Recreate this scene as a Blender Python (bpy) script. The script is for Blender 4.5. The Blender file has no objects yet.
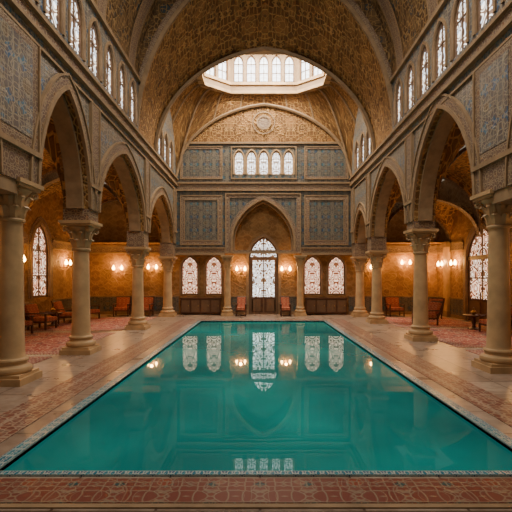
import bpy, math, random
from mathutils import Vector, Matrix
random.seed(4)
PI=math.pi
scene=bpy.context.scene

# ------------------------------------------------------------------ materials
def newmat(name):
    m=bpy.data.materials.new(name); m.use_nodes=True
    nt=m.node_tree; nt.nodes.clear()
    out=nt.nodes.new('ShaderNodeOutputMaterial')
    return m,nt,out
def N(nt,t,**k):
    n=nt.nodes.new(t)
    for a,b in k.items(): setattr(n,a,b)
    return n
def math_(nt,op,a,b=None,clamp=False):
    n=N(nt,'ShaderNodeMath',operation=op); n.use_clamp=clamp
    for i,x in enumerate((a,b)):
        if x is None: continue
        if isinstance(x,(int,float)): n.inputs[i].default_value=x
        else: nt.links.new(x,n.inputs[i])
    return n.outputs[0]
def ramp(nt,fac,stops,interp='LINEAR'):
    r=N(nt,'ShaderNodeValToRGB'); cr=r.color_ramp; cr.interpolation=interp
    while len(cr.elements)<len(stops): cr.elements.new(0.5)
    for e,(p,c) in zip(cr.elements,stops):
        e.position=p; e.color=(c[0],c[1],c[2],1)
    nt.links.new(fac,r.inputs[0]); return r.outputs[0]
def mix(nt,fac,a,b,mode='MIX'):
    n=N(nt,'ShaderNodeMix',data_type='RGBA',blend_type=mode)
    for i,x in ((0,fac),(6,a),(7,b)):
        if isinstance(x,(int,float)): n.inputs[i].default_value=x
        elif isinstance(x,tuple): n.inputs[i].default_value=(x[0],x[1],x[2],1)
        else: nt.links.new(x,n.inputs[i])
    return n.outputs[2]
def girih(nt,uv,scale,dirs=4,rot=0.0):
    tot=None
    for i in range(dirs):
        th=PI*i/dirs+rot
        d=N(nt,'ShaderNodeVectorMath',operation='DOT_PRODUCT')
        nt.links.new(uv,d.inputs[0])
        d.inputs[1].default_value=(2*PI*scale*math.cos(th),2*PI*scale*math.sin(th),0)
        c=math_(nt,'COSINE',d.outputs['Value'])
        tot=c if tot is None else math_(nt,'ADD',tot,c)
    return math_(nt,'ADD',math_(nt,'MULTIPLY',tot,0.5/dirs),0.5)
def noise(nt,uv,scale,detail=3):
    n=N(nt,'ShaderNodeTexNoise'); n.inputs['Scale'].default_value=scale; n.inputs['Detail'].default_value=detail
    nt.links.new(uv,n.inputs['Vector']); return n.outputs['Fac']
def voro(nt,uv,scale,feature='DISTANCE_TO_EDGE',out='Distance'):
    n=N(nt,'ShaderNodeTexVoronoi',feature=feature); n.inputs['Scale'].default_value=scale
    nt.links.new(uv,n.inputs['Vector']); return n.outputs[out]
def finish(nt,out,col,rough=0.6,height=None,bump=0.3,dist=0.03,metal=0,spec=0.4):
    b=N(nt,'ShaderNodeBsdfPrincipled')
    if isinstance(col,tuple): b.inputs['Base Color'].default_value=(*col,1)
    else: nt.links.new(col,b.inputs['Base Color'])
    if isinstance(rough,(int,float)): b.inputs['Roughness'].default_value=rough
    else: nt.links.new(rough,b.inputs['Roughness'])
    b.inputs['Metallic'].default_value=metal
    b.inputs['Specular IOR Level'].default_value=spec
    if height is not None:
        bp=N(nt,'ShaderNodeBump'); bp.inputs['Strength'].default_value=bump; bp.inputs['Distance'].default_value=dist
        nt.links.new(height,bp.inputs['Height']); nt.links.new(bp.outputs[0],b.inputs['Normal'])
    nt.links.new(b.outputs[0],out.inputs[0])
def mirror(nt,uv,T):
    s=N(nt,'ShaderNodeSeparateXYZ'); nt.links.new(uv,s.inputs[0])
    c=N(nt,'ShaderNodeCombineXYZ')
    nt.links.new(math_(nt,'PINGPONG',s.outputs[0],T),c.inputs[0])
    nt.links.new(math_(nt,'PINGPONG',s.outputs[1],T),c.inputs[1])
    c.inputs[2].default_value=0.37
    return c.outputs[0]
def ornament(name,bg,mid,line,T,fine,rough=0.6,bump=0.5,accent=None,noise_amt=0.35,gs=None,lw=0.06,lineamt=0.8,bdist=0.04,acc=0.62):
    """mirror-tiled arabesque: scrolling vines, rosettes, star lattice"""
    m,nt,out=newmat(name); accent=accent or mid
    uv=N(nt,'ShaderNodeUVMap').outputs[0]
    p=mirror(nt,uv,T)
    nz=N(nt,'ShaderNodeTexNoise'); nz.inputs['Scale'].default_value=fine*0.45; nz.inputs['Detail'].default_value=1; nt.links.new(p,nz.inputs['Vector'])
    sc=N(nt,'ShaderNodeVectorMath',operation='SCALE'); nt.links.new(nz.outputs['Color'],sc.inputs[0]); sc.inputs['Scale'].default_value=0.9/fine
    ad=N(nt,'ShaderNodeVectorMath',operation='ADD'); nt.links.new(p,ad.inputs[0]); nt.links.new(sc.outputs[0],ad.inputs[1])
    g=girih(nt,uv,gs or 1.0/(2*T),4)
    vc=voro(nt,ad.outputs[0],fine*0.6,'F1','Color')
    sp=N(nt,'ShaderNodeSeparateColor'); nt.links.new(vc,sp.inputs[0])
    c=ramp(nt,g,[(0.0,mid),(0.34,mid),(0.37,bg),(0.60,bg),(0.63,mid),(0.80,mid),(0.84,accent),(1,accent)])
    c=mix(nt,ramp(nt,sp.outputs[0],[(0,(0,0,0)),(acc,(0,0,0)),(acc+0.04,(0.75,)*3),(1,(0.75,)*3)]),c,accent)
    ve=voro(nt,ad.outputs[0],fine)
    f=ramp(nt,ve,[(0,(1,1,1)),(lw,(1,1,1)),(lw+0.06,(0,0,0)),(1,(0,0,0))])
    c=mix(nt,math_(nt,'MULTIPLY',f,lineamt),c,line)
    gl=ramp(nt,g,[(0,(0,0,0)),(0.335,(0,0,0)),(0.355,(1,1,1)),(0.375,(0,0,0)),(0.595,(0,0,0)),(0.615,(1,1,1)),(0.635,(0,0,0)),(0.80,(0,0,0)),(0.83,(1,1,1)),(0.86,(0,0,0))])
    c=mix(nt,math_(nt,'MULTIPLY',gl,lineamt),c,line)
    n=noise(nt,uv,0.9,4)
    c=mix(nt,noise_amt,c,ramp(nt,n,[(0.3,(0.3,0.3,0.3)),(0.7,(1,1,1))]),'MULTIPLY')
    h=math_(nt,'ADD',math_(nt,'MULTIPLY',f,0.5),math_(nt,'MULTIPLY',gl,0.7))
    finish(nt,out,c,rough,h,bump,bdist)
    return m
M={}
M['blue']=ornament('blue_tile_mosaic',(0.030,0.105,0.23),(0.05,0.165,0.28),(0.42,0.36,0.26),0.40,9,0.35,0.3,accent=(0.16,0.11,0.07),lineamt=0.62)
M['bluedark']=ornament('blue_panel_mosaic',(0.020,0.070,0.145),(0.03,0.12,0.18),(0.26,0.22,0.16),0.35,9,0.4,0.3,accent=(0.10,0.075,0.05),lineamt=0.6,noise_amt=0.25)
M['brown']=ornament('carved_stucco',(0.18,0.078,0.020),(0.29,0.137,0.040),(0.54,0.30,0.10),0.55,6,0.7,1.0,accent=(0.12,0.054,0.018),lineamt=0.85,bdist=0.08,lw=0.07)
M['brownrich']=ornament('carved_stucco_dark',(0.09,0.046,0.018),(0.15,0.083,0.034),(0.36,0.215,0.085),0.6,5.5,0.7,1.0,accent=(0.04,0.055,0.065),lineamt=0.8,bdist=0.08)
M['border']=ornament('border_mosaic',(0.04,0.10,0.17),(0.10,0.14,0.16),(0.42,0.32,0.20),0.16,11,0.5,0.4,accent=(0.20,0.09,0.04),lineamt=0.7)
M['floorband']=ornament('floral_floor_band',(0.012,0.045,0.060),(0.018,0.075,0.090),(0.26,0.215,0.155),0.225,9,0.35,0.12,accent=(0.24,0.045,0.025),lw=0.035,lineamt=0.75,acc=0.76,noise_amt=0.2)
M['deckband']=ornament('deck_mosaic',(0.13,0.075,0.06),(0.20,0.12,0.09),(0.42,0.33,0.25),0.32,9,0.4,0.1,accent=(0.20,0.040,0.028),noise_amt=0.3)
M['rug']=ornament('rug_wool',(0.30,0.030,0.025),(0.36,0.07,0.05),(0.58,0.36,0.27),0.8,6,0.95,0.1,accent=(0.12,0.05,0.07),noise_amt=0.15)
M['rugborder']=ornament('rug_border',(0.07,0.04,0.07),(0.32,0.05,0.04),(0.58,0.40,0.31),0.175,10,0.95,0.1,accent=(0.36,0.10,0.07))
M['fabric']=ornament('red_fabric',(0.38,0.05,0.03),(0.30,0.04,0.03),(0.5,0.22,0.12),0.1,20,0.95,0.1)
M['poolmosaic']=ornament('pool_mosaic',(0.02,0.17,0.26),(0.05,0.28,0.35),(0.45,0.52,0.50),0.09,18,0.25,0.1,accent=(0.02,0.08,0.20),noise_amt=0.1)

def plain(name,col,rough=0.6,nscale=3,amt=0.3,bump=0.1,metal=0,vec='UV'):
    m,nt,out=newmat(name)
    uv=N(nt,'ShaderNodeTexCoord').outputs['Object']
    n=noise(nt,uv,nscale,5)
    c=mix(nt,amt,col,ramp(nt,n,[(0.3,(0.4,0.38,0.36)),(0.68,(1.15,1.12,1.08))]),'MULTIPLY')
    finish(nt,out,c,rough,n,bump,0.02,metal)
    return m
M['stone']=plain('limestone',(0.52,0.345,0.185),0.45,2.5,0.55,0.3)
M['trimstone']=plain('trim_stone',(0.30,0.20,0.115),0.6,4,0.45,0.3)
M['plaster']=ornament('ochre_carved_plaster',(0.36,0.19,0.07),(0.40,0.22,0.085),(0.50,0.30,0.13),0.7,4,0.7,0.6,accent=(0.28,0.14,0.05),lineamt=0.5,noise_amt=0.6)
M['wood']=plain('dark_walnut',(0.10,0.042,0.022),0.4,6,0.4,0.2)
M['brass']=plain('aged_brass',(0.45,0.28,0.09),0.35,8,0.3,0.05,1.0)
M['frame']=plain('window_wood',(0.16,0.09,0.05),0.5,6,0.3,0.1)

def marble():
    m,nt,out=newmat('marble_tiles')
    uv=N(nt,'ShaderNodeUVMap').outputs[0]
    b=N(nt,'ShaderNodeTexBrick'); b.offset=0.0
    nt.links.new(uv,b.inputs['Vector'])
    b.inputs['Scale'].default_value=1.0; b.inputs['Brick Width'].default_value=0.9; b.inputs['Row Height'].default_value=0.9
    b.inputs['Mortar Size'].default_value=0.014; b.inputs['Mortar Smooth'].default_value=0.3
    b.inputs['Color1'].default_value=(0.46,0.37,0.30,1); b.inputs['Color2'].default_value=(0.32,0.245,0.195,1)
    b.inputs['Mortar'].default_value=(0.12,0.08,0.06,1)
    n=noise(nt,uv,1.6,6); n2=noise(nt,uv,7,5)
    c=mix(nt,0.5,b.outputs['Color'],ramp(nt,n,[(0.3,(0.5,0.43,0.40)),(0.7,(1.1,1.08,1.05))]),'MULTIPLY')
    c=mix(nt,0.5,c,ramp(nt,n2,[(0.35,(0.55,0.44,0.39)),(0.6,(1,1,1))]),'MULTIPLY')
    r=math_(nt,'ADD',math_(nt,'MULTIPLY',n,0.3),0.16)
    finish(nt,out,c,r,b.outputs['Fac'],-0.3,0.01)
    return m
M['marble']=marble()

def water():
    m,nt,out=newmat('pool_water')
    uv=N(nt,'ShaderNodeTexCoord').outputs['Object']
    mp=N(nt,'ShaderNodeMapping'); mp.inputs['Scale'].default_value=(1,0.8,1); nt.links.new(uv,mp.inputs[0])
    n=noise(nt,mp.outputs[0],1.3,2); n2=noise(nt,mp.outputs[0],0.30,4)
    bp=N(nt,'ShaderNodeBump'); bp.inputs['Strength'].default_value=0.03; bp.inputs['Distance'].default_value=0.05
    nt.links.new(n,bp.inputs['Height'])
    c=ramp(nt,n2,[(0.3,(0.001,0.13,0.150)),(0.5,(0.002,0.245,0.26)),(0.7,(0.006,0.40,0.41))])
    d=N(nt,'ShaderNodeBsdfDiffuse'); nt.links.new(c,d.inputs[0])
    g=N(nt,'ShaderNodeBsdfGlossy'); g.inputs['Roughness'].default_value=0.0; g.inputs['Color'].default_value=(0.85,1,0.97,1)
    nt.links.new(bp.outputs[0],g.inputs['Normal'])
    fr=N(nt,'ShaderNodeFresnel'); fr.inputs['IOR'].default_value=1.26
    mx=N(nt,'ShaderNodeMixShader'); nt.links.new(fr.outputs[0],mx.inputs[0])
    nt.links.new(d.outputs[0],mx.inputs[1]); nt.links.new(g.outputs[0],mx.inputs[2])
    nt.links.new(mx.outputs[0],out.inputs[0])
    return m
M['water']=water()

def glass(name,c1,c2,strength,scale,dark=(0.02,0.012,0.007),amt=1.0,line=(0.09,0.045,0.022)):
    """backlit panes behind a girih lattice"""
    m,nt,out=newmat(name)
    uv=N(nt,'ShaderNodeUVMap').outputs[0]
    vc=voro(nt,uv,scale*1.6,'F1','Color')
    sp=N(nt,'ShaderNodeSeparateColor'); nt.links.new(vc,sp.inputs[0])
    g=girih(nt,uv,scale,4)
    a=line; o=(1,1,1)
    gl=ramp(nt,g,[(0,o),(0.20,o),(0.23,a),(0.34,a),(0.37,o),(0.43,o),(0.46,a),(0.58,a),(0.61,o),(0.70,o),(0.73,a),(0.84,a),(0.87,o),(1,o)])
    c=mix(nt,sp.outputs[0],c1,c2)
    c=mix(nt,amt,c,gl,'MULTIPLY')
    c=mix(nt,1.0,c,dark,'ADD')
    e=N(nt,'ShaderNodeEmission'); nt.links.new(c,e.inputs[0]); e.inputs[1].default_value=strength
    nt.links.new(e.outputs[0],out.inputs[0]); return m
M['glass_white']=glass('backlit_glass_clear',(1,0.92,0.82),(0.82,0.85,0.86),3.2,2.7)
M['glass_up']=glass('backlit_glass_high',(1,0.95,0.87),(0.85,0.90,0.92),5,2.9,amt=0.9)
M['glass_sky']=glass('lantern_glass',(1,0.96,0.88),(0.92,0.96,1.0),8,2.2,amt=0.35)
M['glass_warm']=glass('stained_glass_pink',(1,0.66,0.45),(0.97,0.52,0.36),2.3,3.0,line=(0.13,0.06,0.03))
M['glass_aisle']=glass('stained_glass_amber',(1,0.76,0.58),(0.85,0.36,0.18),2.4,2.3)
M['glass_cler']=glass('clerestory_glass',(1,0.86,0.68),(0.62,0.75,0.88),4.0,2.6,amt=0.95)
def emit(name,c,s):
    m,nt,out=newmat(name); e=N(nt,'ShaderNodeEmission'); e.inputs[0].default_value=(*c,1); e.inputs[1].default_value=s
    nt.links.new(e.outputs[0],out.inputs[0]); return m
M['bulb']=emit('lamp_glow',(1,0.50,0.13),50)

# ------------------------------------------------------------------ mesh builder
class MB:
    def __init__(s): s.v=[];s.f=[];s.m=[];s.uv=[];s.mats=[]
    def mi(s,k):
        if k not in s.mats: s.mats.append(k)
        return s.mats.index(k)
    def face(s,pts,mat,uv=None):
        b=len(s.v); s.v+= [tuple(p) for p in pts]; s.f.append(tuple(range(b,b+len(pts))))
        s.m.append(s.mi(mat)); s.uv.append(uv)
    def box(s,lo,hi,mat,M4=None):
        x0,y0,z0=lo;x1,y1,z1=hi
        c=[Vector(p) for p in((x0,y0,z0),(x1,y0,z0),(x1,y1,z0),(x0,y1,z0),(x0,y0,z1),(x1,y0,z1),(x1,y1,z1),(x0,y1,z1))]
        if M4 is not None: c=[M4@p for p in c]
        for q in((3,2,1,0),(4,5,6,7),(0,1,5,4),(1,2,6,5),(2,3,7,6),(3,0,4,7)):
            s.face([c[i] for i in q],mat)
    def lathe(s,prof,cx,cy,mat,n=32,mod=None,M4=None):
        rings=[]
        for k,(r,z) in enumerate(prof):
            ring=[]
            for i in range(n):
                a=2*PI*i/n; rr=r*(mod(a,z) if mod else 1)
                p=Vector((cx+rr*math.cos(a),cy+rr*math.sin(a),z))
                ring.append(M4@p if M4 is not None else p)
            rings.append(ring)
        for k in range(len(rings)-1):
            for i in range(n):
                j=(i+1)%n
                s.face([rings[k][i],rings[k][j],rings[k+1][j],rings[k+1][i]],mat)
        s.face(rings[0][::-1],mat); s.face(rings[-1],mat)
    def tube(s,pts,r,mat,n=8):
        pts=[Vector(p) for p in pts]; rings=[]
        for k,p in enumerate(pts):
            t=(pts[min(k+1,len(pts)-1)]-pts[max(k-1,0)]).normalized()
            a=t.cross(Vector((0,0,1)));  a=a if a.length>1e-3 else Vector((1,0,0)); a.normalize(); b=t.cross(a)
            rings.append([p+r*(math.cos(2*PI*i/n)*a+math.sin(2*PI*i/n)*b) for i in range(n)])
        for k in range(len(rings)-1):
            for i in range(n):
                j=(i+1)%n; s.face([rings[k][i],rings[k][j],rings[k+1][j],rings[k+1][i]],mat)
        s.face(rings[0],mat); s.face(rings[-1],mat)
    def build(s,name,smooth=False,parent=None,origin=None,bevel=0):
        o=Vector(origin) if origin else Vector((0,0,0))
        me=bpy.data.meshes.new(name)
        me.from_pydata([tuple(Vector(p)-o) for p in s.v],[],s.f)
        for k in s.mats: me.materials.append(M[k])
        uvl=me.uv_layers.new(name='UVMap')
        for p,mi,uv in zip(me.polygons,s.m,s.uv):
            p.material_index=mi
            if uv is None:
                n=p.normal; ax=max(range(3),key=lambda i:abs(n[i]))
                for li in p.loop_indices:
                    c=me.vertices[me.loops[li].vertex_index].co+o
                    uvl.data[li].uv=((c.y,c.z),(c.x,c.z),(c.x,c.y))[ax]
            else:
                for li,u in zip(p.loop_indices,uv): uvl.data[li].uv=u
        import bmesh
        bm=bmesh.new(); bm.from_mesh(me); bmesh.ops.remove_doubles(bm,verts=bm.verts,dist=0.0005)
        bm.to_mesh(me); bm.free()
        if smooth:
            for p in me.polygons: p.use_smooth=True
            me.set_sharp_from_angle(angle=math.radians(38))
        ob=bpy.data.objects.new(name,me); scene.collection.objects.link(ob); ob.location=o
        if bevel:
            b=ob.modifiers.new('bevel','BEVEL'); b.width=bevel; b.segments=2; b.limit_method='ANGLE'
        if parent: ob.parent=parent
        return ob

def prof(u,k):
    k=max(k,1.06); c=(k*k-1)/2; R=1+c
    return math.sqrt(max(R*R-(abs(u)+c)**2,0))/k
def archz(op,s):
    s0,s1,sill,spring,apex=op
    w=(s1-s0)/2; u=max(-1,min(1,(s-(s0+s1)/2)/w))
    return spring+(apex-spring)*(0.83*prof(u,min((apex-spring)/w,1.14))+0.17*(1-abs(u)))
def samp(op,n=20):
    s0,s1=op[0],op[1]; w=(s1-s0)/2;c=(s0+s1)/2
    return [c-w*math.cos(PI*i/n) for i in range(n+1)]
def mapper(origin,d,nrm):
    O=Vector(origin);D=Vector(d);Nn=Vector(nrm)
    return lambda s,z,t: O+D*s+Nn*t+Vector((0,0,z))
def wall(mb,P,s0,s1,z0,z1,ops,th,mf,mb_=None,msof=None,n=20):
    mb_=mb_ or mf; msof=msof or mf
    S=[s0,s1]
    for op in ops: S+=samp(op,n)
    S=sorted(set(round(x,5) for x in S if s0-1e-6<=x<=s1+1e-6))
    def strip(a,b,za0,zb0,za1,zb1):
        mb.face([P(a,za0,0),P(b,zb0,0),P(b,zb1,0),P(a,za1,0)],mf)
        mb.face([P(a,za0,-th),P(b,zb0,-th),P(b,zb1,-th),P(a,za1,-th)],mb_)
    for a,b in zip(S[:-1],S[1:]):
        if b-a<1e-4: continue
        m=(a+b)/2; o=None
        for op in ops:
            if op[0]<m<op[1]: o=op
        if o is None:
            strip(a,b,z0,z0,z1,z1)
            mb.face([P(a,z0,0),P(b,z0,0),P(b,z0,-th),P(a,z0,-th)],msof)
        else:
            if o[2]>z0+1e-4:
                strip(a,b,z0,z0,o[2],o[2])
                mb.face([P(a,o[2],0),P(b,o[2],0),P(b,o[2],-th),P(a,o[2],-th)],msof)
            za,zb=archz(o,a),archz(o,b)
            strip(a,b,za,zb,z1,z1)
            mb.face([P(a,za,0),P(b,zb,0),P(b,zb,-th),P(a,za,-th)],msof)
        mb.face([P(a,z1,0),P(b,z1,0),P(b,z1,-th),P(a,z1,-th)],msof)
    for op in ops:
        for s in(op[0],op[1]):
            za=max(op[2],z0)
            if op[3]>za: mb.face([P(s,za,0),P(s,op[3],0),P(s,op[3],-th),P(s,za,-th)],msof)
    for s in(s0,s1): mb.face([P(s,z0,0),P(s,z1,0),P(s,z1,-th),P(s,z0,-th)],msof)
def outline(op,n=20):
    pts=[(op[0],op[2])] if op[3]>op[2]+1e-3 else []
    pts+=[(s,archz(op,s)) for s in samp(op,n)]
    if op[3]>op[2]+1e-3: pts+=[(op[1],op[2])]
    return pts
def band(mb,P,op,w,t0,t1,mat,n=20,off=0.0):
    pts=outline(op,n)
    nr=[]
    for i in range(len(pts)):
        a=pts[max(i-1,0)];b=pts[min(i+1,len(pts)-1)]
        dx,dz=b[0]-a[0],b[1]-a[1];L=math.hypot(dx,dz) or 1
        nr.append((-dz/L,dx/L))
    I=[(p[0]+q[0]*off,p[1]+q[1]*off) for p,q in zip(pts,nr)]
    O=[(p[0]+q[0]*(w+off),p[1]+q[1]*(w+off)) for p,q in zip(pts,nr)]
    c=(op[0]+op[1])/2
    def fix(L,ref):
        r=[]
        for (s,z),(ps,pz) in zip(L,ref):
            if ps<c-1e-6: s=min(s,c)
            elif ps>c+1e-6: s=max(s,c)
            r.append((s,z))
        return r
    I=fix(I,pts);O=fix(O,pts)
    arc=0
    for i in range(len(pts)-1):
        d=math.hypot(pts[i+1][0]-pts[i][0],pts[i+1][1]-pts[i][1])
        uv=[(arc,0),(arc+d,0),(arc+d,abs(w)),(arc,abs(w))]
        mb.face([P(*I[i],t1),P(*I[i+1],t1),P(*O[i+1],t1),P(*O[i],t1)],mat,uv)
        mb.face([P(*O[i],t1),P(*O[i+1],t1),P(*O[i+1],t0),P(*O[i],t0)],mat,uv)
        mb.face([P(*I[i],t1),P(*I[i+1],t1),P(*I[i+1],t0),P(*I[i],t0)],mat,uv)
        arc+=d
def pbox(mb,P,s0,s1,z0,z1,t0,t1,mat):
    c=[P(s0,z0,t0),P(s1,z0,t0),P(s1,z0,t1),P(s0,z0,t1),P(s0,z1,t0),P(s1,z1,t0),P(s1,z1,t1),P(s0,z1,t1)]
    for q in((3,2,1,0),(4,5,6,7),(0,1,5,4),(1,2,6,5),(2,3,7,6),(3,0,4,7)): mb.face([c[i] for i in q],mat)
wn=[0]
def window(P,op,gl,fr='trimstone',t=-0.25,fw=0.06,nv=1,hs=(),name=None,door=None,inner=None):
    mb=MB(); S=samp(op,14)
    cs,cz=(op[0]+op[1])/2,op[2]
    def quv(*q): return None
    for a,b in zip(S[:-1],S[1:]):
        za,zb=archz(op,a),archz(op,b)
        # lattice centred on each window so it reads symmetric
        mb.face([P(a,op[2],t),P(b,op[2],t),P(b,zb,t),P(a,za,t)],gl,[(a-cs,0),(b-cs,0),(b-cs,zb-cz),(a-cs,za-cz)])
    band(mb,P,op,-fw,t-0.03,t+0.05,fr,14)
    pbox(mb,P,op[0],op[1],op[2],op[2]+fw,t-0.03,t+0.05,fr)
    W=op[1]-op[0]; bw=fw*0.6
    for i in range(nv):
        s=op[0]+W*(i+1)/(nv+1)
        pbox(mb,P,s-bw/2,s+bw/2,op[2],archz(op,s),t-0.02,t+0.04,fr)
    for z in hs: pbox(mb,P,op[0],op[1],z-bw/2,z+bw/2,t-0.02,t+0.04,fr)
    if door:
        pbox(mb,P,op[0]+fw,op[1]-fw,op[2],door,t-0.01,t+0.035,'wood')
        for i in range(2):
            a=op[0]+W*i/2+fw*1.6; b=op[0]+W*(i+1)/2-fw*1.6
            pbox(mb,P,a,b,op[2]+0.15,door-0.12,t+0.03,t+0.06,'frame')
            pbox(mb,P,op[0]+W/2+(-0.10 if i==0 else 0.07),op[0]+W/2+(-0.07 if i==0 else 0.10),door+0.02,door+0.32,t+0.04,t+0.09,'brass')
    if inner:
        z0,jw=inner
        for a,b in((op[0],op[0]+jw),(op[1]-jw,op[1])): pbox(mb,P,a,b,op[2],z0,t-0.02,t+0.06,fr)
        pbox(mb,P,op[0],op[1],z0-0.07,z0+0.12,t-0.02,t+0.08,fr)
    wn[0]+=1
    return mb.build(name or 'window_%d'%wn[0])

# ------------------------------------------------------------------ layout
XL,XR,XC,HW=-4.8,5.2,0.2,5.0
YB=22.35; YL=23.2
colL=[(1.0,3.8),(4.6,3.8),(8.1,3.85),(11.27,3.5),(16.5,3.2),(21.85,3.1)]
colR=[(1.0,3.8),(5.0,3.8),(9.15,3.85),(13.6,3.55),(18.7,3.2),(21.85,3.1)]
apL=[6.3,6.3,6.35,6.1,5.8]; apR=[6.4,6.5,6.6,6.3,5.3]
Y0=-1.5
pX0,pX1,pY0,pY1=-2.72,2.95,4.31,19.5

mb=MB(); fx0,fx1,fy0,fy1=-10.2,10.4,Y0,24.0
for lo,hi in(((fx0,fy0,-0.3),(pX0,fy1,0)),((pX1,fy0,-0.3),(fx1,fy1,0)),((pX0,fy0,-0.3),(pX1,pY0,0)),((pX0,pY1,-0.3),(pX1,fy1,0))):
    mb.box(lo,hi,'marble')
mb.build('floor')
def slab(name,lo,hi,mat): 
    m=MB(); m.box(lo,hi,mat); return m.build(name)
slab('trim_deck_front',(-9,3.72,0.0),(9,4.17,0.012),'floorband')
slab('trim_deck_front_edge',(-9,3.64,0.0),(9,3.70,0.014),'trimstone')
slab('trim_deck_left',(pX0-1.05,4.25,0.0),(pX0-0.42,20.3,0.010),'deckband')
slab('trim_deck_right',(pX1+0.42,4.25,0.0),(pX1+1.05,20.3,0.010),'deckband')
slab('trim_deck_back',(pX0-0.1,19.75,0.0),(pX1+0.1,20.3,0.010),'deckband')
mb=MB()
def ringbox(mb,x0,x1,y0,y1,w,z0,z1,mat,wy=None):
    wy=wy or w
    mb.box((x0-w,y0-wy,z0),(x1+w,y0,z1),mat); mb.box((x0-w,y1,z0),(x1+w,y1+wy,z1),mat)
    mb.box((x0-w,y0,z0),(x0,y1,z1),mat); mb.box((x1,y0,z0),(x1+w,y1,z1),mat)
ringbox(mb,pX0,pX1,pY0,pY1,0.15,-1.6,0.022,'poolmosaic',0.08)
mb.box((pX0,pY0,-1.6),(pX1,pY1,-1.5),'poolmosaic')
pool=mb.build('swimming_pool')
mb=MB(); mb.face([(pX0,pY0,-0.04),(pX1,pY0,-0.04),(pX1,pY1,-0.04),(pX0,pY1,-0.04)],'water')
mb.build('water',parent=pool)

# ---- columns
def column(x,y,H,r=0.22,name='stone_column'):
    mb=MB()
    q=r/0.21
    mb.box((x-0.38*q,y-0.38*q,0),(x+0.38*q,y+0.38*q,0.13),'stone')
    mb.box((x-0.34*q,y-0.34*q,0.13),(x+0.34*q,y+0.34*q,0.19),'stone')
    P=[(0.33,0.19),(0.355,0.22),(0.36,0.26),(0.345,0.30),(0.30,0.32),(0.27,0.345),(0.265,0.38),(0.285,0.405),(0.295,0.43),(0.285,0.455),(0.25,0.475),(0.232,0.52),(0.225,0.7)]
    sh=[(0.222+(0.192-0.222)*t,0.7+(H-0.78-0.7)*t) for t in(0.25,0.5,0.75,1)]
    P=[(a*q,b) for a,b in P]+[(a*q,b) for a,b in sh]
    zc=H-0.78
    P+=[(0.225*q,zc+0.01),(0.235*q,zc+0.04),(0.225*q,zc+0.07),(0.195*q,zc+0.08)]
    mb.lathe(P,x,y,'stone',28)
    z0=zc+0.08
    bell=[(0.19,0),(0.20,0.1),(0.21,0.25),(0.235,0.38),(0.29,0.48),(0.34,0.54),(0.33,0.56)]
    mb.lathe([(a*q,z0+b) for a,b in bell],x,y,'stone',32)
    def leaf(a,zb,hh,w,r0,curl):
        ca,sa=math.cos(a),math.sin(a); rows=[]
        for k in range(7):
            t=k/6
            rr=r0+0.05*t+curl*max(0,t-0.5)**1.5*2.2; zz=zb+hh*(t if t<0.85 else 0.85-(t-0.85)*0.9)
            ww=w*(0.75+0.5*math.sin(PI*min(t*1.1,1)))*(1 if t<0.8 else 1-(t-0.8)*2.2)
            row=[]
            for e,dr in((-1,-0.012),(-0.45,0.006),(0,0.028),(0.45,0.006),(1,-0.012)):
                R_=(rr+dr)*q; row.append(Vector((x+ca*R_-sa*e*ww*q,y+sa*R_+ca*e*ww*q,zz)))
            rows.append(row)
        for k in range(6):
            for j in range(4): mb.face([rows[k][j],rows[k][j+1],rows[k+1][j+1],rows[k+1][j]],'stone')
    for i in range(8):
        leaf(2*PI*i/8,z0,0.27,0.075,0.205,0.085)
        leaf(2*PI*(i+0.5)/8,z0+0.12,0.36,0.075,0.215,0.11)
    for i in range(4):
        a=PI/4+i*PI/2; c=Vector((x+0.40*q*math.cos(a),y+0.40*q*math.sin(a),z0+0.47))
        n=Vector((math.cos(a),math.sin(a),0)); pts=[]
        for k in range(14):
            th=k/13*2.2*2*PI/2; rr=0.075*(1-k/17)
            pts.append(c+n*(-math.cos(th)*rr)*q+Vector((0,0,math.sin(th)*rr)))
        mb.tube([Vector((x+0.24*q*math.cos(a),y+0.24*q*math.sin(a),z0+0.26))]+pts,0.028*q,'stone',6)
    mb.box((x-0.36*q,y-0.36*q,zc+0.64),(x+0.36*q,y+0.36*q,zc+0.70),'stone')
    mb.box((x-0.40*q,y-0.40*q,zc+0.70),(x+0.40*q,y+0.40*q,H),'stone')
    return mb.build(name,smooth=True,origin=(x,y,0),bevel=0)
TH=0.66
for x,cols in((XL,colL),(XR,colR)):
    for y,H in cols: column(x,y,H)
for x in(-1.72,2.12): column(x,22.15,3.2,0.17)

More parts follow.
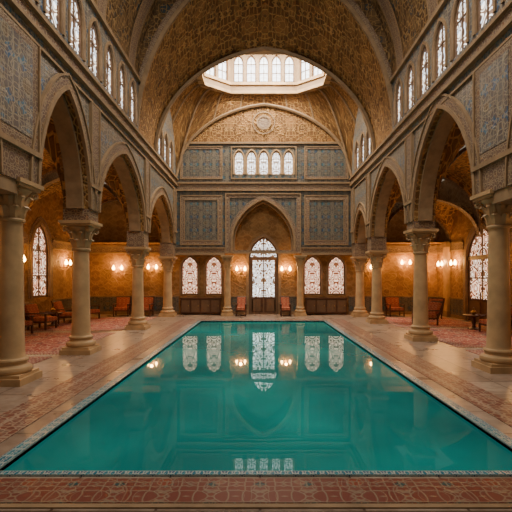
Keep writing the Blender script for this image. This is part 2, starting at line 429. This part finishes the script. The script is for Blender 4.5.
# ---- arcades
def side(tag,X,nx,cols,aps):
    P=mapper((X+nx*TH/2,0,0),(0,1,0),(nx,0,0))
    mb=MB(); ops=[]
    ys=[c[0] for c in cols]
    for i in range(len(ys)-1):
        a,b=ys[i]+0.33,ys[i+1]-0.33
        if i==1: b-=0.95
        ops.append((a,b,3.8,3.85,aps[i]))
    wall(mb,P,Y0,YB,3.8,6.9,ops,TH,'blue','plaster','brown')
    for op in ops:
        band(mb,P,op,0.10,0,0.08,'trimstone'); band(mb,P,op,0.22,0,0.045,'border',off=0.10)
        band(mb,P,op,0.05,0,0.08,'trimstone',off=0.32)
        band(mb,P,op,-0.09,-TH+0.12,-0.12,'trimstone')
    for i,(y,H) in enumerate(cols):
        mb.box((X-0.33,y-0.33,H),(X+0.33,y+0.33,3.8),'border')
        lo=y-0.33-(0.95 if i==2 else 0)
        pbox(mb,P,lo,y+0.33,3.8,4.5,0,0.03,'border')
        if i==2: pbox(mb,P,lo,y-0.33,3.55,3.8,-TH,0,'trimstone')
        pbox(mb,P,lo+0.07,y+0.26,4.5,6.62,0,0.05,'border')
        if i==2: pbox(mb,P,lo+0.28,y+0.05,4.7,6.45,0,0.06,'blue')
        for s in(lo+0.03,y+0.26): pbox(mb,P,s,s+0.05,4.4,6.62,0,0.085,'trimstone')
        pbox(mb,P,lo-0.03,y+0.36,4.38,4.48,0,0.10,'trimstone')
    mb.build('wall_'+tag)
    mb=MB()
    pbox(mb,P,Y0,YB,6.86,6.94,0,0.12,'trimstone'); pbox(mb,P,Y0,YB,6.94,7.20,0,0.05,'border')
    pbox(mb,P,Y0,YB,7.20,7.28,0,0.13,'trimstone'); pbox(mb,P,Y0,15.5,9.18,9.30,0,0.10,'trimstone')
    pbox(mb,P,Y0,YB,6.62,6.67,0,0.06,'trimstone')
    mb.build('trim_cornice_'+tag)
    mb=MB(); ops=[]
    y=14.75
    while y>1:
        ops.append((y-0.38,y+0.38,7.50,8.35,8.95)); y-=1.13
    wall(mb,P,Y0,15.5,6.9,9.3,ops,TH,'blue','plaster','trimstone',n=12)
    ops2=[(18.35,19.15,7.5,8.35,8.85),(19.5,20.3,7.5,8.35,8.85),(20.65,21.45,7.5,8.35,8.85)]
    wall(mb,P,15.5,YB,6.9,11.2,ops2,TH,'blue','plaster','trimstone',n=12)
    for op in ops+ops2: band(mb,P,op,0.08,0,0.04,'trimstone',12)
    mb.build('wall_%s_clerestory'%tag)
    for op in ops+ops2: window(P,op,'glass_cler','frame',-0.09,0.05,1,(8.35,))
side('left',XL,1,colL,apL)
side('right',XR,-1,colR,apR)

# ---- nave vault, crossing arch, pendentive dome
def ell(u,spring,rise): return spring+rise*(0.72*math.sqrt(max(0,1-u*u))+0.28*(0.7*prof(u,1.25)+0.3*(1-abs(u))))
NU=64; U=[-math.cos(PI*i/NU) for i in range(NU+1)]
def loft(mb,ya,fa,yb,fb,mat,nv=8,hwa=HW,hwb=HW):
    rows=[]
    for j in range(nv+1):
        t=j/nv; row=[]; arc=0; prev=None
        for u in U:
            p=Vector((XC+(hwa+(hwb-hwa)*t)*u,ya+(yb-ya)*t,fa(u)*(1-t)+fb(u)*t))
            if prev is not None: arc+=(p-prev).length
            prev=p; row.append((p,(arc,(ya+(yb-ya)*t))))
        mid=row[NU//2][1][0]; row=[(p,(a-mid,v)) for p,(a,v) in row]; rows.append(row)
    for j in range(nv):
        for i in range(NU):
            q=[rows[j][i],rows[j][i+1],rows[j+1][i+1],rows[j+1][i]]
            mb.face([a[0] for a in q],mat,[a[1] for a in q])
hwn=HW-TH/2
fN=lambda u: ell(u,9.3,5.6)
fO=lambda u: ell(u,7.3,6.45)
fI=lambda u: ell(u,7.3,4.45)
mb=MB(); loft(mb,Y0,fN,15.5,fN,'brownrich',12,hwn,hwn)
for yy in(2.0,5.4,8.6,11.8,14.6):
    loft(mb,yy-0.3,lambda u:fN(u)-0.12,yy+0.3,lambda u:fN(u)-0.12,'border',1,hwn,hwn)
    for e in(-0.3,0.3):
        loft(mb,yy+e-0.04,lambda u:fN(u)-0.16,yy+e+0.04,lambda u:fN(u)-0.16,'trimstone',1,hwn,hwn)
mb.build('ceiling_nave',smooth=True)
mb=MB()
for i in range(NU):
    a,b=U[i],U[i+1]
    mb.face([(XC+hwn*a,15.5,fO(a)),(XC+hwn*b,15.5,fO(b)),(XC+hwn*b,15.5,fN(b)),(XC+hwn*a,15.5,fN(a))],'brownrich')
loft(mb,15.5,fO,17.8,fI,'brown',6,hwn,hwn)
def arris(y,f,d,w,mat,dz=0.0):
    r=0
    pts=[(XC+(hwn+dz)*u,f(u)) for u in U]
    for i in range(NU):
        (x0,z0),(x1,z1)=pts[i],pts[i+1]
        L=math.hypot(x1-x0,z1-z0); nx,nz=-(z1-z0)/L,(x1-x0)/L
        uv=[(r,0),(r+L,0),(r+L,w),(r,w)]; r+=L
        mb.face([(x0,y-d,z0),(x1,y-d,z1),(x1+nx*w,y-d,z1+nz*w),(x0+nx*w,y-d,z0+nz*w)],mat,uv)
        mb.face([(x0,y-d,z0),(x1,y-d,z1),(x1,y,z1),(x0,y,z0)],mat,uv)
        mb.face([(x0+nx*w,y-d,z0+nz*w),(x1+nx*w,y-d,z1+nz*w),(x1+nx*w,y,z1+nz*w),(x0+nx*w,y,z0+nz*w)],mat,uv)
arris(15.5,fO,0.10,0.14,'trimstone'); arris(15.5,lambda u:fO(u)+0.14,0.05,0.28,'border')
arris(17.8,fI,0.12,-0.12,'trimstone')
mb.build('ceiling_crossing_arch',smooth=True)

OC=(XC,20.05); ov=[(1.75,2.0),(3.05,1.0),(3.05,-1.0),(1.75,-2.0),(-1.75,-2.0),(-3.05,-1.0),(-3.05,1.0),(-1.75,2.0)]
cx,cy=XC,(17.8+YB)/2; hx,hy=hwn,(YB-17.8)/2
def hit_oct(dx,dy):
    best=1e9; oy=cy-OC[1]
    for i in range(8):
        (x1,y1),(x2,y2)=ov[i],ov[(i+1)%8]
        ex,ey=x2-x1,y2-y1; den=dx*ey-dy*ex
        if abs(den)<1e-9: continue
        t=((x1)*ey-(y1-oy)*ex)/den; s=((x1)*dy-(y1-oy)*dx)/den
        if t>0 and -1e-6<=s<=1+1e-6: best=min(best,t)
    return best
RZ=11.7
fBk=lambda u: ell(u,7.3,3.9)
mb=MB(); NT=192; NK=14; rows=[]
for i in range(NT+1):
    a=2*PI*i/NT+1e-4; ca,sa=math.cos(a),math.sin(a)
    m_=max(abs(ca),abs(sa)); ux,uy=ca/m_,sa/m_
    bx,by=hx*ux,hy*uy
    if abs(uy)>=abs(ux): zb=(fBk if uy>0 else fI)(ux)
    else: zb=ell(uy,7.3,3.4)
    t=hit_oct(bx,by); t=min(t,0.98)
    row=[]; arc=0; prev=None
    for k in range(NK+1):
        q=k/NK; f=1+(t-1)*q
        p=Vector((cx+bx*f,cy+by*f,zb+(RZ-zb)*math.sin(q*PI/2)**0.9))
        if prev: arc+=(p-prev).length
        prev=p; row.append((p,(i*0.125,arc)))
    rows.append(row)
for i in range(NT):
    for k in range(NK):
        q=[rows[i][k],rows[i+1][k],rows[i+1][k+1],rows[i][k+1]]
        mb.face([x[0] for x in q],'brown',[x[1] for x in q])
for i in (8,24,40,56,72,88,104,120,136,152,168,184,64,32,16,48,80):
    mb.tube([p-Vector((0,0,0.03)) for p,_ in rows[i]],0.05,'trimstone',6)
mb.tube([(rows[i][0][0].x,YB-0.06,rows[i][0][0].z) for i in range(24,73)],0.09,'trimstone',6)
mb.build('ceiling_dome',smooth=True)
# lantern
mb=MB(); Z1,Z2=RZ,14.1
lw=[]
for i in range(8):
    a,b=ov[i],ov[(i+1)%8]
    A=Vector((OC[0]+a[0],OC[1]+a[1],0));B=Vector((OC[0]+b[0],OC[1]+b[1],0)); D=(B-A); L=D.length; D.normalize()
    Nn=Vector((-D.y,D.x,0)); mid=(A+B)/2
    if Nn.dot(Vector((OC[0],OC[1],0))-mid)<0: Nn=-Nn
    P=mapper(A,D,Nn)
    n=5 if L>3 else (2 if L<1.8 else 3)
    pit=(L-0.16)/n; ops=[]
    for k in range(n):
        c=0.08+pit*(k+0.5); ops.append((c-pit*0.40,c+pit*0.40,12.30,13.30,13.72))
    wall(mb,P,0,L,Z1,Z2,ops,0.25,'trimstone','trimstone','stone',n=10)
    pbox(mb,P,-0.05,L+0.05,Z1-0.05,Z1+0.10,-0.2,0.10,'stone')
    pbox(mb,P,-0.03,L+0.03,12.12,12.26,-0.1,0.08,'stone')
    for op in ops: lw.append((P,op))
    mb.face([P(0,Z2,0),P(L,Z2,0),(OC[0],OC[1],15.3)],'brown')
mb.build('ceiling_lantern')
for P,op in lw: window(P,op,'glass_sky','frame',-0.12,0.06,1,(12.78,13.26))

# ---- back wall (upper nave end)
P=mapper((0,YB,0),(1,0,0),(0,-1,0))
mb=MB()
iw=(-1.45,1.78,3.3,4.0,6.15)
up=[(XC+d*0.66-0.26,XC+d*0.66+0.26,7.5,8.35,8.80) for d in(-2,-1,0,1,2)]
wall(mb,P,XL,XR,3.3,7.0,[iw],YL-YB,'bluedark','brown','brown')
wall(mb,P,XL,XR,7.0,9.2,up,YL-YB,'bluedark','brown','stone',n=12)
wall(mb,P,XL,XR,9.2,12.0,[],YL-YB,'brown')
mb.build('wall_back')
for op in up: window(P,op,'glass_up','stone',-0.12,0.05,1,(8.35,))
mb=MB()
def frame(x0,x1,z0,z1,w,t,mat): 
    pbox(mb,P,x0,x1,z0,z0+w,0,t,mat); pbox(mb,P,x0,x1,z1-w,z1,0,t,mat)
    pbox(mb,P,x0,x0+w,z0+w,z1-w,0,t,mat); pbox(mb,P,x1-w,x1,z0+w,z1-w,0,t,mat)
for x0,x1 in((-4.25,-2.0),(2.36,4.7)):
    frame(x0,x1,3.75,6.4,0.05,0.05,'trimstone'); frame(x0+0.05,x1-0.05,3.80,6.35,0.18,0.03,'border'); frame(x0+0.23,x1-0.23,3.98,6.17,0.03,0.04,'trimstone')
    frame(x0,x1,7.25,9.0,0.05,0.05,'trimstone'); frame(x0+0.05,x1-0.05,7.30,8.95,0.10,0.03,'border')
frame(-1.85,2.18,3.3,6.5,0.06,0.09,'trimstone'); frame(-1.79,2.12,3.3,6.44,0.18,0.05,'border')
frame(XC-1.75,XC+1.75,7.25,9.0,0.06,0.06,'trimstone')
pbox(mb,P,XL,XR,6.62,6.70,0,0.10,'trimstone'); pbox(mb,P,XL,XR,6.70,7.0,0,0.05,'border'); pbox(mb,P,XL,XR,7.0,7.08,0,0.12,'trimstone')
pbox(mb,P,XL,XR,9.12,9.22,0,0.10,'trimstone')
for a,b in((XL+0.3,-1.86),(2.19,XR-0.3)):
    pbox(mb,P,a,b,3.22,3.32,0.0,0.16,'trimstone'); pbox(mb,P,a,b,3.32,3.56,0,0.07,'border'); pbox(mb,P,a,b,3.56,3.62,0,0.12,'trimstone')
band(mb,P,iw,0.10,0,0.12,'trimstone'); band(mb,P,iw,0.14,0,0.07,'border',off=0.10); band(mb,P,iw,-0.10,-0.5,-0.15,'trimstone')
for op in up: band(mb,P,op,0.06,0,0.06,'stone',12)
c0=(XC,10.25)
for r0,r1,t,mt in((0,0.30,0.05,'border'),(0.30,0.38,0.09,'trimstone'),(0.55,0.60,0.05,'trimstone')):
    for i in range(32):
        a,b=2*PI*i/32,2*PI*(i+1)/32
        g=lambda r,q:P(c0[0]+r*math.cos(q),c0[1]+r*math.sin(q),t)
        mb.face([g(r0,a),g(r1,a),g(r1,b),g(r0,b)],mt)
mb.build('trim_back')

# ---- lower back wall
P=mapper((0,YL,0),(1,0,0),(0,-1,0))
door=(-0.62,1.02,0.0,3.15,4.30)
bw=[(-4.35,-3.42,1.08,2.60,3.20),(-3.02,-2.09,1.08,2.60,3.20),(2.42,3.38,1.08,2.60,3.20),(3.75,4.70,1.08,2.60,3.20)]
mb=MB(); wall(mb,P,-10.2,10.4,0,7.2,[door]+bw,0.5,'plaster','plaster','stone')
band(mb,P,door,0.14,0,0.07,'trimstone')
for op in bw: band(mb,P,op,0.09,0,0.06,'trimstone')
for a,b in((-9.55,-4.5),(-2.0,-0.80),(1.2,2.3),(4.9,9.75)):
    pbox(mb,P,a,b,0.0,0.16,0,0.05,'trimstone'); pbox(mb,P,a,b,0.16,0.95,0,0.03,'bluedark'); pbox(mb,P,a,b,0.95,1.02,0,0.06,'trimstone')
for a,b in((-9.55,-5.2),(5.6,9.75)): pbox(mb,P,a,b,3.35,3.42,0,0.06,'trimstone'); pbox(mb,P,a,b,3.42,3.72,0,0.03,'border'); pbox(mb,P,a,b,3.72,3.8,0,0.07,'trimstone')
mb.build('wall_back_lower')
window(P,door,'glass_white','frame',-0.12,0.10,1,(),name='door_1',door=0.95,inner=(3.05,0.22))
for op in bw: window(P,op,'glass_warm','frame',-0.12,0.06,0,())
for x0,x1 in((-4.3,-2.15),(2.5,4.7)):
    mb=MB(); y0,y1=22.76,23.12
    mb.box((x0,y0,0.08),(x1,y1,0.86),'wood'); mb.box((x0-0.04,y0-0.04,0.86),(x1+0.04,y1,0.92),'wood')
    for k in range(4):
        a=x0+(x1-x0)*k/4+0.05;b=x0+(x1-x0)*(k+1)/4-0.05
        mb.box((a,y0-0.025,0.16),(b,y0,0.80),'frame'); mb.box((b-0.08,y0-0.045,0.46),(b-0.05,y0-0.02,0.54),'brass')
    for a in(x0,x1-0.08):
        for b in(y0,y1-0.08): mb.box((a,b,0),(a+0.08,b+0.08,0.1),'wood')
    mb.build('wooden_sideboard',origin=((x0+x1)/2,22.98,0))

# ---- aisles
def aisle(tag,xi,xo,cols,aps,wops,nx):
    ys=[Y0]+[c[0] for c in cols]+[YL]
    P=mapper((xo,0,0),(0,1,0),(nx,0,0))
    mb=MB(); wall(mb,P,Y0,YL,0,7.2,wops,0.45,'plaster','plaster','stone')
    for op in wops: band(mb,P,op,0.16,0,0.07,'trimstone'); band(mb,P,op,0.14,0,0.04,'border',off=0.16)
    cuts=sorted([(op[0]-0.3,op[1]+0.3) for op in wops]); a=Y0; segs=[]
    for c,d in cuts: segs.append((a,c)); a=d
    segs.append((a,YL))
    for a,b in segs:
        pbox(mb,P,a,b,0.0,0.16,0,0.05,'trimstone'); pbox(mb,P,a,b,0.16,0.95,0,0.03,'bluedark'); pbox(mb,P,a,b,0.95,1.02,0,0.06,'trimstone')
        pbox(mb,P,a,b,3.35,3.42,0,0.06,'trimstone'); pbox(mb,P,a,b,3.42,3.72,0,0.03,'border'); pbox(mb,P,a,b,3.72,3.8,0,0.07,'trimstone')
    for y,H in cols:
        if any(op[0]-0.4<y<op[1]+0.4 for op in wops): continue
        pbox(mb,P,y-0.25,y+0.25,0,3.85,0,0.16,'stone'); pbox(mb,P,y-0.32,y+0.32,3.6,3.85,0,0.24,'trimstone'); pbox(mb,P,y-0.32,y+0.32,0,0.3,0,0.22,'trimstone')
    mb.build('wall_%s_outer'%tag)
    mb=MB(); G=20
    x0,x1=min(xi,xo),max(xi,xo)
    for i in range(len(ys)-1):
        a,b=ys[i],ys[i+1]
        if b-a<1.5: 
            mb.face([(x0,a,3.85),(x1,a,3.85),(x1,b,3.85),(x0,b,3.85)],'brown'); continue
        w=0.28; ap=(aps[i-1] if 1<=i<=len(aps) else 6.3)+0.35
        def z(x,y):
            uy=(y-(a+b)/2)/((b-a)/2-w); ux=(x-(x0+x1)/2)/((x1-x0)/2)
            A=3.85+(ap-3.85)*prof(max(-1,min(1,uy)),1.12)
            B=3.85+(ap-3.85)*prof(max(-1,min(1,ux)),1.1)
            if abs(uy)>1: return B-0.12 if B-0.12>3.85 else 3.85
            return max(A,B)
        yy=sorted(set([a,a+w-1e-3]+[(a+b)/2-((b-a)/2-w)*math.cos(PI*k/G) for k in range(G+1)]+[b-w+1e-3,b]))
        xx=[(x0+x1)/2-((x1-x0)/2)*math.cos(PI*k/G) for k in range(G+1)]
        for p in range(len(yy)-1):
            mt='border' if (yy[p]<a+w-0.005 or yy[p]>b-w) else 'brown'
            for q in range(G):
                c=[(xx[q],yy[p]),(xx[q+1],yy[p]),(xx[q+1],yy[p+1]),(xx[q],yy[p+1])]
                mb.face([(X,Y,z(X,Y)) for X,Y in c],mt,[(X*0.9,Y*0.9) for X,Y in c])
    mb.build('ceiling_aisle_'+tag,smooth=True)
lw_=[(17.65,19.1,1.15,3.2,4.4),(12.9,14.3,1.15,3.2,4.4),(9.1,10.4,1.15,3.2,4.4)]
rw_=[(17.4,19.9,0.0,2.9,4.3),(10.6,12.2,1.15,3.2,4.3)]
aisle('left',XL-TH/2,-9.6,colL,apL,lw_,1)
aisle('right',XR+TH/2,9.8,colR,apR,rw_,-1)
P=mapper((-9.6,0,0),(0,1,0),(1,0,0))
for op in lw_: window(P,op,'glass_aisle','frame',-0.10,0.09,1,(2.1,3.2))
P=mapper((9.8,0,0),(0,1,0),(-1,0,0))
window(P,rw_[0],'glass_aisle','frame',-0.10,0.10,1,(2.0,),name='door_2',door=1.05,inner=(2.9,0.15))
window(P,rw_[1],'glass_aisle','frame',-0.10,0.09,1,(2.1,3.2))

# ---- rugs
def rug(x0,x1,y0,y1):
    mb=MB(); w=0.35
    mb.box((x0,y0,0),(x1,y1,0.014),'rugborder'); mb.box((x0+w,y0+w,0.014),(x1-w,y1-w,0.018),'rug')
    for i in range(int((x1-x0)/0.08)):
        for y,dy in((y0,-0.08),(y1,0.08)):
            mb.box((x0+i*0.08+0.02,min(y,y+dy),0.0),(x0+i*0.08+0.045,max(y,y+dy),0.006),'stone')
    mb.build('persian_rug',origin=((x0+x1)/2,(y0+y1)/2,0))
for y0,y1 in((6.9,10.6),(11.0,15.3),(15.9,21.2)): rug(-9.1,-5.25,y0,y1)
for y0,y1 in((6.9,11.6),(12.1,16.6),(17.0,21.2)): rug(5.68,9.3,y0,y1)

# ---- seating
def chair(x,y,rot,name='lounge_chair',w=0.78,z=0.0185):
    mb=MB(); h=w/2
    T=Matrix.Translation((x,y,z))@Matrix.Rotation(rot,4,'Z')
    def b(lo,hi,m,R=None): mb.box(lo,hi,m,T@R if R is not None else T)
    for sx in(-h,h-0.06):
        b((sx,-0.38,0),(sx+0.06,-0.32,0.60),'wood'); b((sx,0.30,0),(sx+0.06,0.36,0.5),'wood')
        b((sx-0.01,-0.42,0.60),(sx+0.07,0.42,0.64),'wood'); b((sx,-0.36,0.26),(sx+0.06,0.34,0.33),'wood')
    b((-h,-0.36,0.26),(h,-0.32,0.34),'wood'); b((-h,0.30,0.26),(h,0.34,0.34),'wood')
    b((-h+0.06,-0.40,0.32),(h-0.06,0.30,0.46),'fabric')
    R=Matrix.Translation((0,0.28,0.40))@Matrix.Rotation(-0.35,4,'X')
    b((-h+0.06,-0.04,0),(h-0.06,0.09,0.58),'fabric',R)
    b((-h,0.09,-0.08),(-h+0.06,0.14,0.66),'wood',R); b((h-0.06,0.09,-0.08),(h,0.14,0.66),'wood',R)
    b((-h,0.09,0.58),(h,0.14,0.68),'wood',R)
    for i in range(5):
        xx=-h+0.1+i*(w-0.24)/4; b((xx,0.095,0),(xx+0.03,0.125,0.6),'wood',R)
    mb.build(name,origin=(x,y,z),bevel=0.012)
for x,y,r in((-8.6,14.8,1.2),(-8.5,16.4,1.5),(-8.4,18.5,1.7),(-8.3,20.3,1.3),(8.3,20.4,-0.9),(7.0,17.8,-1.3),(8.5,15.2,-1.5)):
    chair(x,y,r)
for x,y,r in((-7.3,22.2,0.15),(-6.1,22.2,0.0),(7.1,22.1,0.0)): chair(x,y,r,z=0)
for x in(-1.0,1.35): chair(x,22.2,0,'armchair',0.55,0)
def table(x,y,z=0.0185):
    T=Matrix.Translation((x,y,z)); mb=MB()
    mb.lathe([(0.36,0.50),(0.38,0.52),(0.38,0.545),(0.36,0.555)],0,0,'wood',24,M4=T)
    mb.lathe([(0.22,0),(0.22,0.03),(0.08,0.07),(0.05,0.15),(0.08,0.28),(0.05,0.42),(0.16,0.50)],0,0,'wood',16,M4=T)
    mb.lathe([(0.05,0.555),(0.09,0.60),(0.10,0.66),(0.06,0.72),(0.03,0.74),(0.03,0.80),(0.04,0.82)],0,0,'brass',16,M4=T)
    mb.build('side_table',smooth=True,origin=(x,y,z))
table(-8.6,17.45); table(8.3,16.3); table(-8.6,19.4)

# ---- wall sconces
def sconce(x,y,z,nx,ny,power=45):
    mb=MB(); n=Vector((nx,ny,0)); t=Vector((-ny,nx,0))
    R=Matrix(((t.x,n.x,0,x),(t.y,n.y,0,y),(0,0,1,z),(0,0,0,1)))
    mb.box((-0.06,0,-0.18),(0.06,0.03,0.18),'brass',R); mb.box((-0.09,0,-0.09),(0.09,0.025,0.09),'brass',R)
    for s in(-1,1):
        pts=[R@Vector((s*0.02+s*0.20*q,0.03+0.17*math.sin(q*PI/2),-0.06-0.09*math.sin(q*PI)+0.03*q)) for q in [i/8 for i in range(9)]]
        mb.tube(pts,0.014,'brass')
        c=pts[-1]
        mb.lathe([(0.02,-0.03),(0.06,0.0),(0.065,0.02),(0.02,0.02)],0,0,'brass',16,M4=Matrix.Translation(c))
        mb.lathe([(0.02,0.02),(0.05,0.05),(0.075,0.11),(0.055,0.18),(0.02,0.25),(0.005,0.29)],0,0,'bulb',16,M4=Matrix.Translation(c))
    ob=mb.build('wall_sconce',smooth=True,origin=(x,y,z))
    l=bpy.data.lights.new('sconce_light','POINT'); l.energy=power; l.color=(1,0.46,0.13); l.shadow_soft_size=0.08
    lo=bpy.data.objects.new('sconce_light',l); scene.collection.objects.link(lo)
    lo.parent=ob; lo.location=n*0.36+Vector((0,0,0.2))
for y in(7.0,16.5,20.6,12.0): sconce(-9.6,y,2.65,1,0,52)
for y in(8.0,15.3,20.9,22.4): sconce(9.8,y,2.65,-1,0,52)
sconce(-7.8,YL,2.45,0,-1,60); sconce(8.0,YL,2.75,0,-1,60); sconce(-5.9,YL,2.5,0,-1,30); sconce(6.3,YL,2.5,0,-1,30)  # the two weaker sconces are added for more warm light
sconce(-1.05,YL,2.4,0,-1,34); sconce(1.42,YL,2.4,0,-1,34)  # pair beside the door added to warm the niche

mb=MB(); px,py=XC-0.1,12.5
mb.tube([(px,py,14.9),(px,py,10.75)],0.015,'brass')
mb.lathe([(0.02,10.75),(0.10,10.68),(0.22,10.60),(0.25,10.52),(0.18,10.42),(0.08,10.34),(0.03,10.26)],px,py,'brass',20)
mb.build('pendant_lamp',smooth=True,origin=(px,py,10.5))

# ------------------------------------------------------------------ light
def area(name,loc,rot,sx,sy,e,col):
    l=bpy.data.lights.new(name,'AREA'); l.shape='RECTANGLE'; l.size=sx; l.size_y=sy; l.energy=e; l.color=col
    o=bpy.data.objects.new(name,l); scene.collection.objects.link(o); o.location=loc; o.rotation_euler=rot
area('nave_fill',(XC,8,13.2),(0,0,0),4,7,1020,(1,0.90,0.74))  # added fill lamp beneath the closed nave vault, no skylight opening above it
area('lantern_daylight',(OC[0],OC[1]-0.1,14.0),(0,0,0),3,2.2,1500,(1,0.87,0.67))
w=bpy.data.worlds.new('World'); scene.world=w; w.use_nodes=True
bg=w.node_tree.nodes['Background']; bg.inputs[0].default_value=(1,0.83,0.62,1); bg.inputs[1].default_value=0.23

# ------------------------------------------------------------------ camera
cd=bpy.data.cameras.new('camera'); cam=bpy.data.objects.new('camera',cd); scene.collection.objects.link(cam)
cam.location=(0,0,2.0); cam.rotation_euler=(PI/2,0,0)
cd.sensor_width=36; cd.lens=420/512*36; cd.shift_x=-4/512; cd.shift_y=22/512; cd.clip_start=0.05
scene.camera=cam
